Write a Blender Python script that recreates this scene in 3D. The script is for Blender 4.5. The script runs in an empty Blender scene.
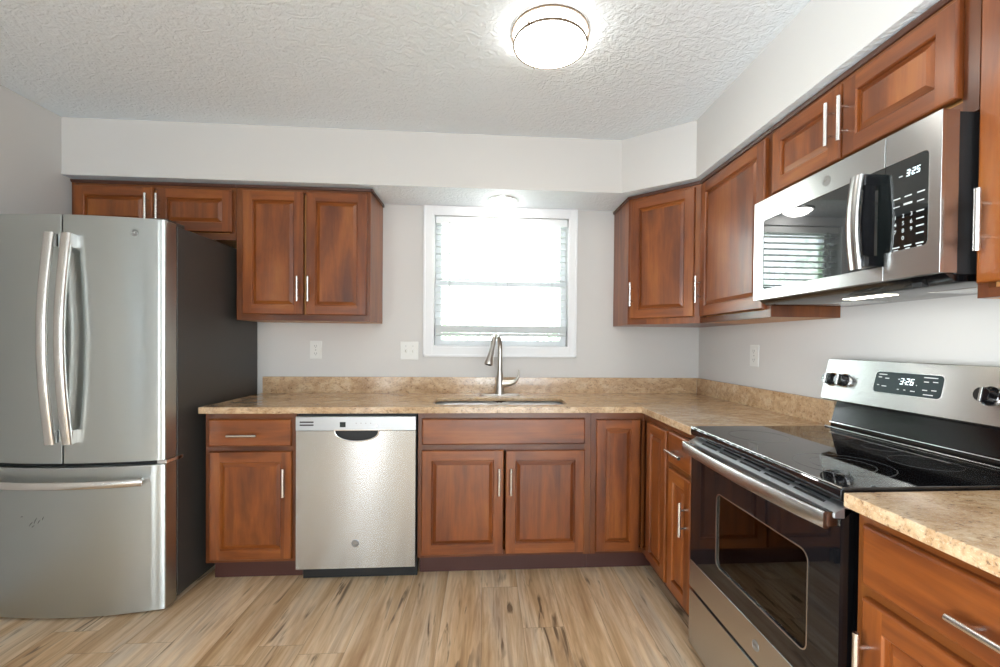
import bpy, bmesh, math, random
from mathutils import Vector, Matrix
random.seed(7)
IN = 0.0254
C = bpy.context.scene.collection
SC = bpy.context.scene
PI = math.pi

# ------------------------------------------------------------------ camera (inches, camera stands at x=0, y=0)
yaw, pitch, roll = 0.0686, -0.0118, 0.0091
cam_d = bpy.data.cameras.new('camera'); cam = bpy.data.objects.new('camera', cam_d); C.objects.link(cam)
r0 = Vector((math.cos(yaw), -math.sin(yaw), 0)); f0 = Vector((math.sin(yaw), math.cos(yaw), 0)); zz = Vector((0, 0, 1))
fw = f0*math.cos(pitch) + zz*math.sin(pitch); up0 = -f0*math.sin(pitch) + zz*math.cos(pitch)
rt = r0*math.cos(roll) + up0*math.sin(roll); up = -r0*math.sin(roll) + up0*math.cos(roll)
cam.matrix_world = Matrix(((rt.x, up.x, -fw.x, 0), (rt.y, up.y, -fw.y, 0), (rt.z, up.z, -fw.z, 49.29*IN), (0, 0, 0, 1)))
cam_d.sensor_width = 36; cam_d.lens = 435.12*36/1000
cam_d.shift_x = (500-515.6)/1000; cam_d.shift_y = (347.56-333.5)/1000
cam_d.clip_start = 0.02; cam_d.clip_end = 300
SC.camera = cam

# ------------------------------------------------------------------ world, exposure, daylight
SC.view_settings.view_transform = 'Standard'; SC.view_settings.look = 'None'
SC.view_settings.gamma = 1; SC.view_settings.use_curve_mapping = False
SC.view_settings.exposure = 1.1
SC.cycles.caustics_reflective = False; SC.cycles.caustics_refractive = False
SC.cycles.sample_clamp_indirect = 6.0; SC.cycles.blur_glossy = 1.0; SC.cycles.sample_clamp_direct = 30.0
w = bpy.data.worlds.new('sky'); SC.world = w; w.use_nodes = True
wn = w.node_tree.nodes; wl = w.node_tree.links
bg = wn['Background']; bg.inputs['Color'].default_value = (0.80, 0.92, 1.0, 1); bg.inputs['Strength'].default_value = 3.5

def area(name, loc, rot, sx, sy, power, col):
    l = bpy.data.lights.new(name, 'AREA'); l.shape = 'RECTANGLE'; l.size = sx*IN; l.size_y = sy*IN
    l.energy = power; l.color = col
    o = bpy.data.objects.new(name, l); C.objects.link(o); o.location = [c*IN for c in loc]; o.rotation_euler = rot
    return o
# daylight entering by the sink window; the door lights below are added fill
area('daylight_sink_window', (4, 126, 66), (-PI/2, 0, 0), 40, 38, 12, (0.9, 0.97, 1.0))
area('added_fill_rear', (15, -112, 45), (PI/2, 0, 0), 70, 80, 45, (0.90, 0.96, 1.0))  # added fill from behind the camera, outside the added rear door
area('added_fill_left', (-103, -42, 44), (0, -PI/2, 0), 80, 76, 110, (0.90, 0.96, 1.0))  # added broad sidelight from the left, outside an added unseen door
area('added_fill_narrow', (-73, -107, 40), (PI/2, 0, 0), 13, 76, 9, (0.92, 0.97, 1.0))  # added light for a bright band on the dishwasher steel
sun = bpy.data.lights.new('sun', 'SUN'); sun.energy = 12; sun.angle = 0.02; sun.color = (1, .95, .85)
so = bpy.data.objects.new('sun', sun); C.objects.link(so); so.rotation_euler = (math.radians(38), 0, math.radians(25))

# ------------------------------------------------------------------ dimensions
R, D, CEIL, WL = 57.9, 114.7, 96.9, -91.5
YB = -100.0           # wall behind the camera
XF, YF = R-24, D-24   # base cabinet face planes
XU, YU = R-12, D-12   # upper cabinet face planes
SOF = 84.6

# ------------------------------------------------------------------ materials
def srgb(r, g, b):
    f = lambda c: (c/255/12.92) if c/255 <= 0.04045 else ((c/255+0.055)/1.055)**2.4
    return (f(r), f(g), f(b), 1)
class NT:
    def __init__(s, name):
        s.m = bpy.data.materials.new(name); s.m.use_nodes = True
        s.n = s.m.node_tree.nodes; s.l = s.m.node_tree.links; s.b = s.n['Principled BSDF']
    def new(s, t, **kw):
        n = s.n.new(t)
        for k, v in kw.items(): setattr(n, k, v)
        return n
    def put(s, sock, v):
        if hasattr(v, 'is_linked') or isinstance(v, bpy.types.NodeSocket): s.l.new(v, sock)
        else: sock.default_value = v
    def math(s, op, a, b=0.0, c=None):
        n = s.new('ShaderNodeMath', operation=op); s.put(n.inputs[0], a); s.put(n.inputs[1], b)
        if c is not None: s.put(n.inputs[2], c)
        return n.outputs[0]
    def coord(s, scale, rnd=True, which='Object'):
        t = s.new('ShaderNodeTexCoord'); m = s.new('ShaderNodeMapping'); m.inputs['Scale'].default_value = scale
        s.l.new(t.outputs[which], m.inputs['Vector'])
        if rnd:
            oi = s.new('ShaderNodeObjectInfo'); cb = s.new('ShaderNodeCombineXYZ')
            for i, k in enumerate((31.7, 17.3, 43.1)): s.l.new(s.math('MULTIPLY', oi.outputs['Random'], k), cb.inputs[i])
            s.l.new(cb.outputs[0], m.inputs['Location'])
        return m.outputs[0]
    def noise(s, vec, scale, detail=4, rough=.55, dist=0, dims='3D'):
        n = s.new('ShaderNodeTexNoise', noise_dimensions=dims); s.l.new(vec, n.inputs['Vector'])
        n.inputs['Scale'].default_value = scale; n.inputs['Detail'].default_value = detail
        n.inputs['Roughness'].default_value = rough; n.inputs['Distortion'].default_value = dist
        return n.outputs[0]
    def ramp(s, fac, stops):
        n = s.new('ShaderNodeValToRGB'); s.l.new(fac, n.inputs[0]); e = n.color_ramp.elements
        while len(e) < len(stops): e.new(0.5)
        for i, (p, c) in enumerate(stops): e[i].position = p; e[i].color = c
        return n.outputs[0]
    def mix(s, fac, a, b, mode='MIX'):
        n = s.new('ShaderNodeMix', data_type='RGBA', blend_type=mode)
        s.put(n.inputs[0], fac); s.put(n.inputs[6], a); s.put(n.inputs[7], b)
        return n.outputs[2]
    def bump(s, h, strength, dist=.002):
        n = s.new('ShaderNodeBump'); n.inputs['Strength'].default_value = strength; n.inputs['Distance'].default_value = dist
        s.l.new(h, n.inputs['Height']); s.l.new(n.outputs[0], s.b.inputs['Normal'])
    def set(s, **kw):
        for k, v in kw.items(): s.put(s.b.inputs[k.replace('_', ' ')], v)
        return s.m
def gray(v): return (v, v, v, 1)

def plain(name, col, rough=.5, metal=0.0, **kw):
    t = NT(name)
    n = t.noise(t.coord((1, 1, 1)), 60, 3)
    c = t.mix(t.math('MULTIPLY', n, .08), col, tuple([x*.75 for x in col[:3]])+(1,))
    return t.set(Base_Color=c, Roughness=rough, Metallic=metal, **kw)
def emit(name, col, s):
    t = NT(name); return t.set(Base_Color=col, Emission_Color=col, Emission_Strength=s, Roughness=.4)

def wood(name, horiz=False, dark=1.0):
    t = NT(name)
    sc = (1.3, 16, 16) if horiz else (16, 16, 1.3)
    v = t.coord(sc)
    g1 = t.noise(v, 1.0, 5, .6, .6)
    v2 = t.coord((2.4, 7, 7) if horiz else (7, 7, 2.4))
    g2 = t.noise(v2, .8, 4, .6, .4)
    v3 = t.coord((9, 130, 130) if horiz else (130, 130, 9))
    g3 = t.noise(v3, 1.5, 3, .5)
    f = t.math('ADD', t.math('MULTIPLY', g1, .55), t.math('MULTIPLY', g2, .45))
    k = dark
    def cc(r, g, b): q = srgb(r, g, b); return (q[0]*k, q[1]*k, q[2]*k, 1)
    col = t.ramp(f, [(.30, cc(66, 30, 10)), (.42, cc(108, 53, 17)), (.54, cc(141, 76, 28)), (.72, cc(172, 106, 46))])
    col = t.mix(t.math('MULTIPLY', g3, .35), col, cc(78, 37, 14))
    t.bump(g3, .06, .001)
    return t.set(Base_Color=col, Roughness=.36, Coat_Weight=.22, Coat_Roughness=.18)
def granite():
    t = NT('granite')
    v = t.coord((1, 1.6, 1.6), rnd=False)
    a = t.noise(v, 5, 6, .62, 1.2); b = t.noise(v, 24, 6, .7, .6); c = t.noise(v, 95, 4, .7); d = t.noise(v, 190, 3, .6)
    col = t.ramp(a, [(.30, srgb(164, 130, 94)), (.5, srgb(196, 165, 128)), (.68, srgb(210, 186, 154))])
    m1 = t.ramp(b, [(.46, gray(0)), (.60, gray(1))]); col = t.mix(t.math('MULTIPLY', m1, .5), col, srgb(160, 120, 82))
    m3 = t.ramp(d, [(.55, gray(0)), (.66, gray(1))]); col = t.mix(t.math('MULTIPLY', m3, .5), col, srgb(228, 212, 188))
    msk = t.math('MULTIPLY', t.ramp(c, [(.54, gray(0)), (.62, gray(1))]), t.ramp(b, [(.40, gray(0)), (.58, gray(1))]))
    col = t.mix(t.math('MULTIPLY', msk, .8), col, srgb(92, 68, 50))
    return t.set(Base_Color=col, Roughness=.16, Coat_Weight=.05, Coat_Roughness=.08)
def steel(name, col=(.60, .605, .60, 1), rough=.27, horiz=True, aniso=.9):
    t = NT(name)
    v = t.coord((1, 1, 70) if horiz else (70, 70, 1))
    n = t.noise(v, 1, 2, .5)
    c = t.mix(t.math('MULTIPLY', n, .05), col, tuple(x*.8 for x in col[:3])+(1,))
    tg = t.new('ShaderNodeTangent', direction_type='RADIAL', axis='Z')
    t.l.new(tg.outputs[0], t.b.inputs['Tangent'])
    return t.set(Base_Color=c, Metallic=1.0, Roughness=rough, Anisotropic=aniso, Anisotropic_Rotation=.25)
def floor_mat():
    t = NT('oak_plank_floor')
    tc = t.new('ShaderNodeTexCoord'); sp = t.new('ShaderNodeSeparateXYZ'); t.l.new(tc.outputs['Object'], sp.inputs[0])
    X, Y = sp.outputs[0], sp.outputs[1]
    px = t.math('DIVIDE', t.math('ADD', X, 20.03), 0.182); row = t.math('FLOOR', px); fx = t.math('FRACT', px)
    wn1 = t.new('ShaderNodeTexWhiteNoise', noise_dimensions='1D'); t.l.new(row, wn1.inputs['W'])
    py = t.math('ADD', t.math('DIVIDE', Y, 1.22), t.math('MULTIPLY', wn1.outputs['Value'], 7.0))
    colr = t.math('FLOOR', py); fy = t.math('FRACT', py)
    wn2 = t.new('ShaderNodeTexWhiteNoise', noise_dimensions='1D'); t.l.new(t.math('ADD', t.math('MULTIPLY', row, 13.37), t.math('MULTIPLY', colr, 5.71)), wn2.inputs['W'])
    pid = wn2.outputs['Value']
    def vec(sx, sy):
        cb = t.new('ShaderNodeCombineXYZ'); t.l.new(t.math('MULTIPLY', X, sx), cb.inputs[0]); t.l.new(t.math('MULTIPLY', Y, sy), cb.inputs[1])
        t.l.new(t.math('MULTIPLY', pid, 90), cb.inputs[2]); return cb.outputs[0]
    a = t.noise(vec(9, .9), 1, 4, .6, .5)          # broad tone streaks
    b = t.noise(vec(34, 2.2), 1, 6, .62, .9)       # grain
    c = t.noise(vec(26, 2.6), 1, 3, .5, 1.4)       # dark cracks
    d = t.noise(vec(110, 5), 1, 3, .6)
    e = t.noise(vec(13, 3.4), 1, 2, .5, .5)
    col = t.ramp(a, [(.28, srgb(180, 142, 102)), (.42, srgb(222, 188, 146)), (.55, srgb(244, 219, 185)), (.70, srgb(222, 206, 184))])
    col = t.mix(t.math('MULTIPLY', t.ramp(b, [(.42, gray(0)), (.70, gray(1))]), .60), col, srgb(158, 114, 74))
    col = t.mix(t.math('MULTIPLY', t.ramp(b, [(.25, gray(1)), (.42, gray(0))]), .45), col, srgb(226, 206, 178))
    crack = t.math('MULTIPLY', t.ramp(c, [(.56, gray(0)), (.65, gray(1))]), t.ramp(e, [(.49, gray(0)), (.61, gray(1))]))
    col = t.mix(t.math('MULTIPLY', crack, .8), col, srgb(84, 62, 44))
    col = t.mix(t.math('MULTIPLY', d, .25), col, srgb(150, 118, 86))
    hs = t.new('ShaderNodeHueSaturation'); t.l.new(col, hs.inputs['Color']); t.l.new(t.math('ADD', t.math('MULTIPLY', pid, .18), .90), hs.inputs['Value'])
    seam = t.math('MAXIMUM', t.math('LESS_THAN', fx, .010), t.math('LESS_THAN', fy, .0016))
    col = t.mix(t.math('MULTIPLY', seam, .55), hs.outputs[0], srgb(110, 84, 60))
    t.bump(t.math('SUBTRACT', b, seam), .12, .0012)
    return t.set(Base_Color=col, Roughness=.42)
def ceiling_mat():
    t = NT('stomped_ceiling_plaster')
    v = t.coord((1, 1, 1), rnd=False)
    a = t.noise(v, 10, 4, .6, 2.4); b = t.noise(v, 26, 4, .6, 1.4)
    w_ = t.new('ShaderNodeTexWave', wave_type='RINGS'); t.l.new(v, w_.inputs['Vector'])
    w_.inputs['Scale'].default_value = 9; w_.inputs['Distortion'].default_value = 16; w_.inputs['Detail'].default_value = 3; w_.inputs['Detail Scale'].default_value = 2.0
    h = t.math('ADD', t.math('ADD', t.math('MULTIPLY', a, .9), t.math('MULTIPLY', b, .5)), t.math('MULTIPLY', w_.outputs['Fac'], .35))
    t.bump(h, .45, .010)
    return t.set(Base_Color=srgb(234, 241, 247), Roughness=.8)
def wall_mat(name, col):
    t = NT(name); v = t.coord((1, 1, 1), rnd=False)
    n = t.noise(v, 260, 3, .5); t.bump(n, .06, .0008)
    return t.set(Base_Color=col, Roughness=.62)
def glass_mat(name, tint=(1, 1, 1, 1), refl=1.0):
    t = NT(name); tr = t.new('ShaderNodeBsdfTransparent'); tr.inputs[0].default_value = tint
    gl = t.new('ShaderNodeBsdfGlossy'); gl.inputs['Roughness'].default_value = .01
    fr = t.new('ShaderNodeFresnel'); fr.inputs[0].default_value = 1.5
    mx = t.new('ShaderNodeMixShader'); t.l.new(t.math('MULTIPLY', fr.outputs[0], refl), mx.inputs[0]); t.l.new(tr.outputs[0], mx.inputs[1]); t.l.new(gl.outputs[0], mx.inputs[2])
    t.l.new(mx.outputs[0], t.n['Material Output'].inputs[0]); return t.m
def leaf_mat():
    t = NT('leaves'); n = t.noise(t.coord((1, 1, 1)), 3, 3)
    c = t.ramp(n, [(.3, srgb(140, 178, 150)), (.6, srgb(220, 240, 222))])
    return t.set(Base_Color=c, Roughness=.5)

M = dict(
    wv=wood('maple_vertical_grain'), wh=wood('maple_horizontal_grain', True),
    fv=wood('maple_shaded_frame_vertical', False, .62), fh=wood('maple_shaded_frame_horizontal', True, .62),  # darker copy of the door maple, counter shade put into the frame colour
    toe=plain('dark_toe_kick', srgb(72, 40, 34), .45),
    crown=plain('dark_stained_moulding', srgb(74, 42, 30), .4),
    inside=plain('cabinet_side_veneer', srgb(196, 140, 84), .45),
    granite=granite(), steel=steel('brushed_steel'), steelv=steel('brushed_steel_dark', (.50, .49, .48, 1), .25),
    fridge=steel('brushed_steel_fridge', (.53, .56, .55, 1), .30), panel=steel('satin_control_steel', (.52, .54, .56, 1), .38, True, .3),
    nickel=plain('brushed_nickel', (.72, .70, .67, 1), .25, 1.0), chrome=plain('chrome', (.85, .85, .86, 1), .08, 1.0),
    faucet=plain('satin_nickel_faucet', (.50, .47, .43, 1), .30, 1.0),
    sink=plain('sink_steel', (.85, .85, .85, 1), .36, .6),
    case=plain('charcoal_fridge_side', srgb(62, 59, 56), .42), black=plain('black_enamel', srgb(10, 10, 11), .12),
    matteblack=plain('matte_black_plastic', srgb(20, 20, 21), .55), gloss=plain('black_glass', (.006, .006, .007, 1), .03, 0.0, IOR=1.6),
    mwglass=plain('microwave_black_glass', (.006, .008, .008, 1), .025, 0.0, IOR=1.75),
    ring=plain('burner_mark_grey', srgb(70, 72, 74), .2), dispglass=plain('display_glass', srgb(42, 52, 54), .12),
    rubber=plain('black_gasket', srgb(12, 12, 12), .7),
    floor=floor_mat(), ceiling=ceiling_mat(), wall=wall_mat('greige_wall_paint', srgb(206, 203, 199)),
    trim=wall_mat('white_trim_paint', srgb(228, 229, 230)), plate=plain('white_plate', srgb(222, 221, 216), .35),
    slot=plain('socket_slots', srgb(120, 118, 114), .5), blind=plain('white_blind', srgb(232, 235, 235), .45),
    stack=plain('gathered_slats', srgb(196, 200, 200), .5),
    cord=plain('blind_cord', srgb(190, 192, 192), .6), glass=glass_mat('window_glass'), ovenglass=glass_mat('oven_glass', (.42, .40, .39, 1), 1.4),
    cavity=plain('oven_cavity', srgb(64, 56, 50), .35), rack=plain('oven_rack', (.6, .6, .58, 1), .25, 1.0),
    lamp=emit('lit_frosted_glass', (1.0, .965, .90, 1), 5.5), lamp2=emit('lit_soffit_lens', (1.0, .97, .92, 1), 22.0),
    mwlamp=emit('cooktop_lamp', (1.0, .93, .78, 1), 8.0),
    bronze=plain('ring_metal', srgb(104, 86, 68), .4, .3), led=emit('white_led_digits', (.85, .97, 1, 1), .8),
    mark=plain('printed_marks', srgb(205, 208, 208), .5), leaf=leaf_mat(), bark=plain('bark', srgb(90, 72, 56), .9),
    grass=plain('lawn', srgb(120, 150, 90), .9), smudge=plain('smudge', srgb(95, 98, 97), .5),
    emb=plain('emblem_disc', srgb(150, 150, 148), .3, .8),
)

# ------------------------------------------------------------------ mesh builder (inches in, metres out)
class MB:
    def __init__(s): s.v = []; s.f = []; s.m = []
    def vert(s, p): s.v.append(tuple(p)); return len(s.v)-1
    def face(s, idx, mi=0): s.f.append(tuple(idx)); s.m.append(mi)
    def box(s, x0, x1, y0, y1, z0, z1, mi=0):
        i = [s.vert(p) for p in ((x0,y0,z0),(x1,y0,z0),(x1,y1,z0),(x0,y1,z0),(x0,y0,z1),(x1,y0,z1),(x1,y1,z1),(x0,y1,z1))]
        for q in ((3,2,1,0),(4,5,6,7),(0,1,5,4),(1,2,6,5),(2,3,7,6),(3,0,4,7)): s.face([i[k] for k in q], mi)
        return s
    def prism(s, pts, a, b, axis='z', mi=0):
        # axis z: pts (x,y); axis y: pts (x,z); axis x: pts (y,z)
        def P(p, t): return {'z': (p[0], p[1], t), 'y': (p[0], t, p[1]), 'x': (t, p[0], p[1])}[axis]
        A = [s.vert(P(p, a)) for p in pts]; B = [s.vert(P(p, b)) for p in pts]; n = len(pts)
        s.face(A[::-1], mi); s.face(B, mi)
        for k in range(n): s.face((A[k], A[(k+1) % n], B[(k+1) % n], B[k]), mi)
        return s
    def ringprism(s, outer, inner, a, b, axis='y', mi=0):
        # both loops with the same number of points
        def P(p, t): return {'z': (p[0], p[1], t), 'y': (p[0], t, p[1]), 'x': (t, p[0], p[1])}[axis]
        OA = [s.vert(P(p, a)) for p in outer]; IA = [s.vert(P(p, a)) for p in inner]
        OB = [s.vert(P(p, b)) for p in outer]; IB = [s.vert(P(p, b)) for p in inner]; n = len(outer)
        for k in range(n):
            j = (k+1) % n
            s.face((OA[k], OA[j], IA[j], IA[k]), mi); s.face((OB[j], OB[k], IB[k], IB[j]), mi)
            s.face((OA[j], OA[k], OB[k], OB[j]), mi); s.face((IA[k], IA[j], IB[j], IB[k]), mi)
        return s
    def tube(s, path, r, n=10, mi=0, cap=True, sx=1.0):
        pts = [Vector(p) for p in path]; rs = r if isinstance(r, (list, tuple)) else [r]*len(pts)
        prev = None; rings = []
        for i, p in enumerate(pts):
            d = (pts[min(i+1, len(pts)-1)]-pts[max(i-1, 0)]).normalized()
            if prev is None:
                a = Vector((0, 0, 1)) if abs(d.z) < .9 else Vector((1, 0, 0)); u = d.cross(a).normalized()
            else: u = (prev - d*prev.dot(d)).normalized()
            prev = u; v = d.cross(u)
            rings.append([s.vert(p+(u*math.cos(2*PI*k/n)*sx+v*math.sin(2*PI*k/n))*rs[i]) for k in range(n)])
        for a, b in zip(rings, rings[1:]):
            for k in range(n): s.face((a[k], a[(k+1) % n], b[(k+1) % n], b[k]), mi)
        if cap: s.face(rings[0][::-1], mi); s.face(rings[-1], mi)
        return s
    def rectbar(s, path, w, h, wax, mi=0, hs=None):
        # rectangular bar swept along path; wax = fixed width axis
        pts = [Vector(p) for p in path]; W = Vector(wax); rings = []
        for i, p in enumerate(pts):
            d = (pts[min(i+1, len(pts)-1)]-pts[max(i-1, 0)]).normalized(); N = W.cross(d).normalized()
            hh = hs[i] if hs else h
            c = .22*min(w, hh)
            prof = [(-w/2+c, -hh/2), (w/2-c, -hh/2), (w/2, -hh/2+c), (w/2, hh/2-c), (w/2-c, hh/2), (-w/2+c, hh/2), (-w/2, hh/2-c), (-w/2, -hh/2+c)]
            rings.append([s.vert(p+W*a+N*b) for a, b in prof])
        for a, b in zip(rings, rings[1:]):
            for k in range(8): s.face((a[k], a[(k+1) % 8], b[(k+1) % 8], b[k]), mi)
        s.face(rings[0][::-1], mi); s.face(rings[-1], mi)
        return s
    def lathe(s, prof, c=(0, 0, 0), axis='z', n=32, mi=0, sy=1.0):
        rings = []
        for r, t in prof:
            ring = []
            for k in range(n):
                a = 2*PI*k/n; x, y = r*math.cos(a), r*math.sin(a)*sy
                p = {'z': (x, y, t), 'y': (x, t, y), 'x': (t, x, y)}[axis]
                ring.append(s.vert((c[0]+p[0], c[1]+p[1], c[2]+p[2])))
            rings.append(ring)
        for a, b in zip(rings, rings[1:]):
            for k in range(n): s.face((a[k], a[(k+1) % n], b[(k+1) % n], b[k]), mi)
        if tuple(prof[0]) != tuple(prof[-1]): s.face(rings[0][::-1], mi); s.face(rings[-1], mi)
        return s
    def build(s, name, mats, parent=None, loc=(0, 0, 0), rot=(0, 0, 0), bevel=0, smooth=35):
        me = bpy.data.meshes.new(name)
        me.from_pydata([(x*IN, y*IN, z*IN) for x, y, z in s.v], [], s.f)
        for m_ in (mats if isinstance(mats, (list, tuple)) else [mats]): me.materials.append(m_)
        for p, mi in zip(me.polygons, s.m): p.material_index = mi
        b = bmesh.new(); b.from_mesh(me); bmesh.ops.recalc_face_normals(b, faces=b.faces); b.to_mesh(me); b.free()
        for p in me.polygons: p.use_smooth = True
        me.set_sharp_from_angle(angle=math.radians(smooth))
        o = bpy.data.objects.new(name, me); C.objects.link(o)
        o.location = [c*IN for c in loc]; o.rotation_euler = rot
        if parent: o.parent = parent
        if bevel:
            md = o.modifiers.new('bevel', 'BEVEL'); md.width = bevel*IN; md.segments = 2; md.limit_method = 'ANGLE'; md.angle_limit = math.radians(40); md.harden_normals = True
        return o
def B(*a): return MB().box(*a)

def rrect(x0, x1, z0, z1, r, n=6):
    out = []
    for cx, cz, a0 in ((x1-r, z1-r, 0), (x0+r, z1-r, PI/2), (x0+r, z0+r, PI), (x1-r, z0+r, 1.5*PI)):
        for k in range(n+1):
            a = a0+PI/2*k/n; out.append((cx+r*math.cos(a), cz+r*math.sin(a)))
    return out
def rect_like(x0, x1, z0, z1, n=6):
    # rectangle loop whose points pair with rrect's
    out = []
    for cx, cz, sx, sz, o in ((x1, z1, -1, -1, 0), (x0, z1, 1, -1, 1), (x0, z0, 1, 1, 0), (x1, z0, -1, 1, 1)):
        for k in range(n+1): out.append((cx, cz))
    return out

def thing(name, label, cat, loc=(0, 0, 0), rz=0, group=None):
    o = bpy.data.objects.new(name, None); C.objects.link(o); o.empty_display_size = .1
    o.location = [c*IN for c in loc]; o.rotation_euler = (0, 0, rz)
    return tag(o, label, cat, group)
def tag(o, label, cat, group=None):
    o['label'] = label; o['category'] = cat
    if group: o['group'] = group
    return o
def struct(o): o['kind'] = 'structure'; return o

# ------------------------------------------------------------------ room shell
struct(B(WL-5, R+5, YB-5, D+5, -2, 0).build('floor', M['floor']))
struct(B(WL-5, R+5, YB-5, D+5, CEIL, CEIL+3).build('ceiling', M['ceiling']))
WX0, WX1, WZ0, WZ1 = -13.9, 22.1, 47.9, 82.5
mb = MB().box(WL-5, WX0, D, D+5, 0, CEIL).box(WX1, R+5, D, D+5, 0, CEIL).box(WX0, WX1, D, D+5, 0, WZ0).box(WX0, WX1, D, D+5, WZ1, CEIL)
struct(mb.build('wall_back', M['wall']))
LY0, LY1 = -84, 0
struct(MB().box(WL-5, WL, LY1, D, 0, CEIL).box(WL-5, WL, YB, LY0, 0, CEIL).box(WL-5, WL, LY0, LY1, 84, CEIL).build('wall_left', M['wall']))
struct(B(R, R+5, YB, D, 0, CEIL).build('wall_right', M['wall']))
GX0, GX1, GZ1 = -20, 50, 82
mb = MB().box(WL-5, -80, YB-5, YB, 0, CEIL).box(-66, GX0, YB-5, YB, 0, CEIL).box(-80, -66, YB-5, YB, 80, CEIL).box(GX1, R+5, YB-5, YB, 0, CEIL).box(GX0, GX1, YB-5, YB, GZ1, CEIL)
struct(mb.build('wall_front', M['wall']))
# unseen glazed sliding door behind the camera, added as an opening for light
gd = struct(bpy.data.objects.new('added_door_1', None)); C.objects.link(gd)
for x0, x1 in ((GX0, 16), (14, GX1)):
    f = MB().ringprism([(x0, 0.5), (x1, .5), (x1, GZ1), (x0, GZ1)], [(x0+2.5, 4), (x1-2.5, 4), (x1-2.5, GZ1-3), (x0+2.5, GZ1-3)], YB-4, YB-2.2).build('door_frame', M['trim'], gd)
    B(x0+2.4, x1-2.4, YB-3.2, YB-3.0, 3.9, GZ1-2.9).build('pane', M['glass'], f)
gd = struct(bpy.data.objects.new('added_door_2', None)); C.objects.link(gd)  # unseen left-wall door, added to let in sidelight
for y0, y1 in ((LY0, -41), (-43, LY1)):
    f = MB().ringprism([(y0, 0.5), (y1, .5), (y1, 84), (y0, 84)], [(y0+2.5, 4), (y1-2.5, 4), (y1-2.5, 81), (y0+2.5, 81)], WL-4, WL-2.2, 'x').build('door_frame', M['trim'], gd)
    B(WL-3.2, WL-3.0, y0+2.4, y1-2.4, 3.9, 81.1).build('pane', M['glass'], f)
w2 = struct(bpy.data.objects.new('added_door_3', None)); C.objects.link(w2)  # unseen narrow door, added for its streak in the dishwasher front
f = MB().ringprism([(-80, .5), (-66, .5), (-66, 80), (-80, 80)], [(-78, 4), (-68, 4), (-68, 78), (-78, 78)], YB-4, YB-2).build('sash', M['trim'], w2)
B(-78.1, -67.9, YB-3.2, YB-3, 3.9, 78.1).build('pane', M['glass'], f)
# soffit with its slanted corner: painted sides, textured underside
sp = [(WL, 100.7), (31.5, 100.7), (44.4, 90.2), (44.4, YB), (R, YB), (R, D), (WL, D)]
mb = MB(); n_ = len(sp)
A_ = [mb.vert((x, y, SOF)) for x, y in sp]; B_ = [mb.vert((x, y, CEIL)) for x, y in sp]
mb.face(A_[::-1], 1); mb.face(B_, 0)
for k in range(n_): mb.face((A_[k], A_[(k+1) % n_], B_[(k+1) % n_], B_[k]), 0)
struct(mb.build('trim_1', [M['wall'], M['ceiling']]))

# window over the sink
win = struct(bpy.data.objects.new('window_1', None)); C.objects.link(win)
cas = MB()
ox0, ox1, oz0, oz1 = -16.25, 24.0, 45.4, SOF-.05
for (x0, x1, z0, z1) in ((ox0, WX0, oz0, oz1), (WX1, ox1, oz0, oz1), (WX0, WX1, oz0, WZ0), (WX0, WX1, WZ1, oz1)): cas.box(x0, x1, D-.6, D, z0, z1)
e = .55
for (x0, x1, z0, z1) in ((ox0, ox0+e, oz0, oz1), (ox1-e, ox1, oz0, oz1), (ox0, ox1, oz0, oz0+e)): cas.box(x0, x1, D-.85, D-.6, z0, z1)
cas.build('window_casing', M['trim'], win, bevel=.06)
jb = MB()
for (x0, x1, z0, z1) in ((WX0, WX0+.4, WZ0, WZ1), (WX1-.4, WX1, WZ0, WZ1), (WX0+.4, WX1-.4, WZ0, WZ0+.4), (WX0+.4, WX1-.4, WZ1-.4, WZ1)): jb.box(x0, x1, D-.5, D+5, z0, z1)
jb.build('window_jamb', M['trim'], win)
def rect(x0, x1, z0, z1): return [(x0, z0), (x1, z0), (x1, z1), (x0, z1)]
for nm, z0, z1, y in (('upper_sash', 64.2, WZ1-.4, D+3.6), ('lower_sash', WZ0+.4, 65.6, D+2.6)):
    s_ = MB().ringprism(rect(WX0+.4, WX1-.4, z0, z1), rect(WX0+2.0, WX1-2.0, z0+1.5, z1-1.5), y, y+.9).build(nm, M['trim'], win, bevel=.05)
    B(WX0+1.9, WX1-1.9, y+.4, y+.5, z0+1.4, z1-1.4).build('pane', M['glass'], s_)

# blind hanging in the window
bl = thing('window_blind', 'white horizontal slat blind with raised bottom rail in the window above the sink', 'blind', (4.1, D+1.0, 51))
o = MB().box(-17.3, 17.3, -.9, 1.0, 29.2, 31.0).build('headrail', M['blind'], bl, bevel=.05)
mb = MB()
z = 28.2
while z > 3.2:
    mb.prism([(-1.0, z-.05), (0, z+.06), (1.0, z-.05), (1.0, z+.03), (0, z+.14), (-1.0, z+.03)], -17.2, 17.2, 'x'); z -= 1.68
mb.build('slats', M['blind'], bl)
mb = MB()
for k in range(11): mb.box(-17.2, 17.2, -1.0, 1.0, .75+k*.17, .91+k*.17)
mb.build('gathered_slats', M['stack'], bl)
B(-17.2, 17.2, -1.05, 1.05, -.15, .65).build('bottom_rail', M['stack'], bl, bevel=.1)
mb = MB()
for x in (-13.5, -1.5, 1.5, 13.5):
    for y in (-1.06, 1.06): mb.tube([(x, y, .5), (x, y, 29.3)], .035, 5)
mb.build('ladder_cord', M['cord'], bl)
MB().tube([(-13.7, -1.15, 29.4), (-13.75, -1.25, 9.0)], .13, 6).build('tilt_wand', M['cord'], bl)

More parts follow.
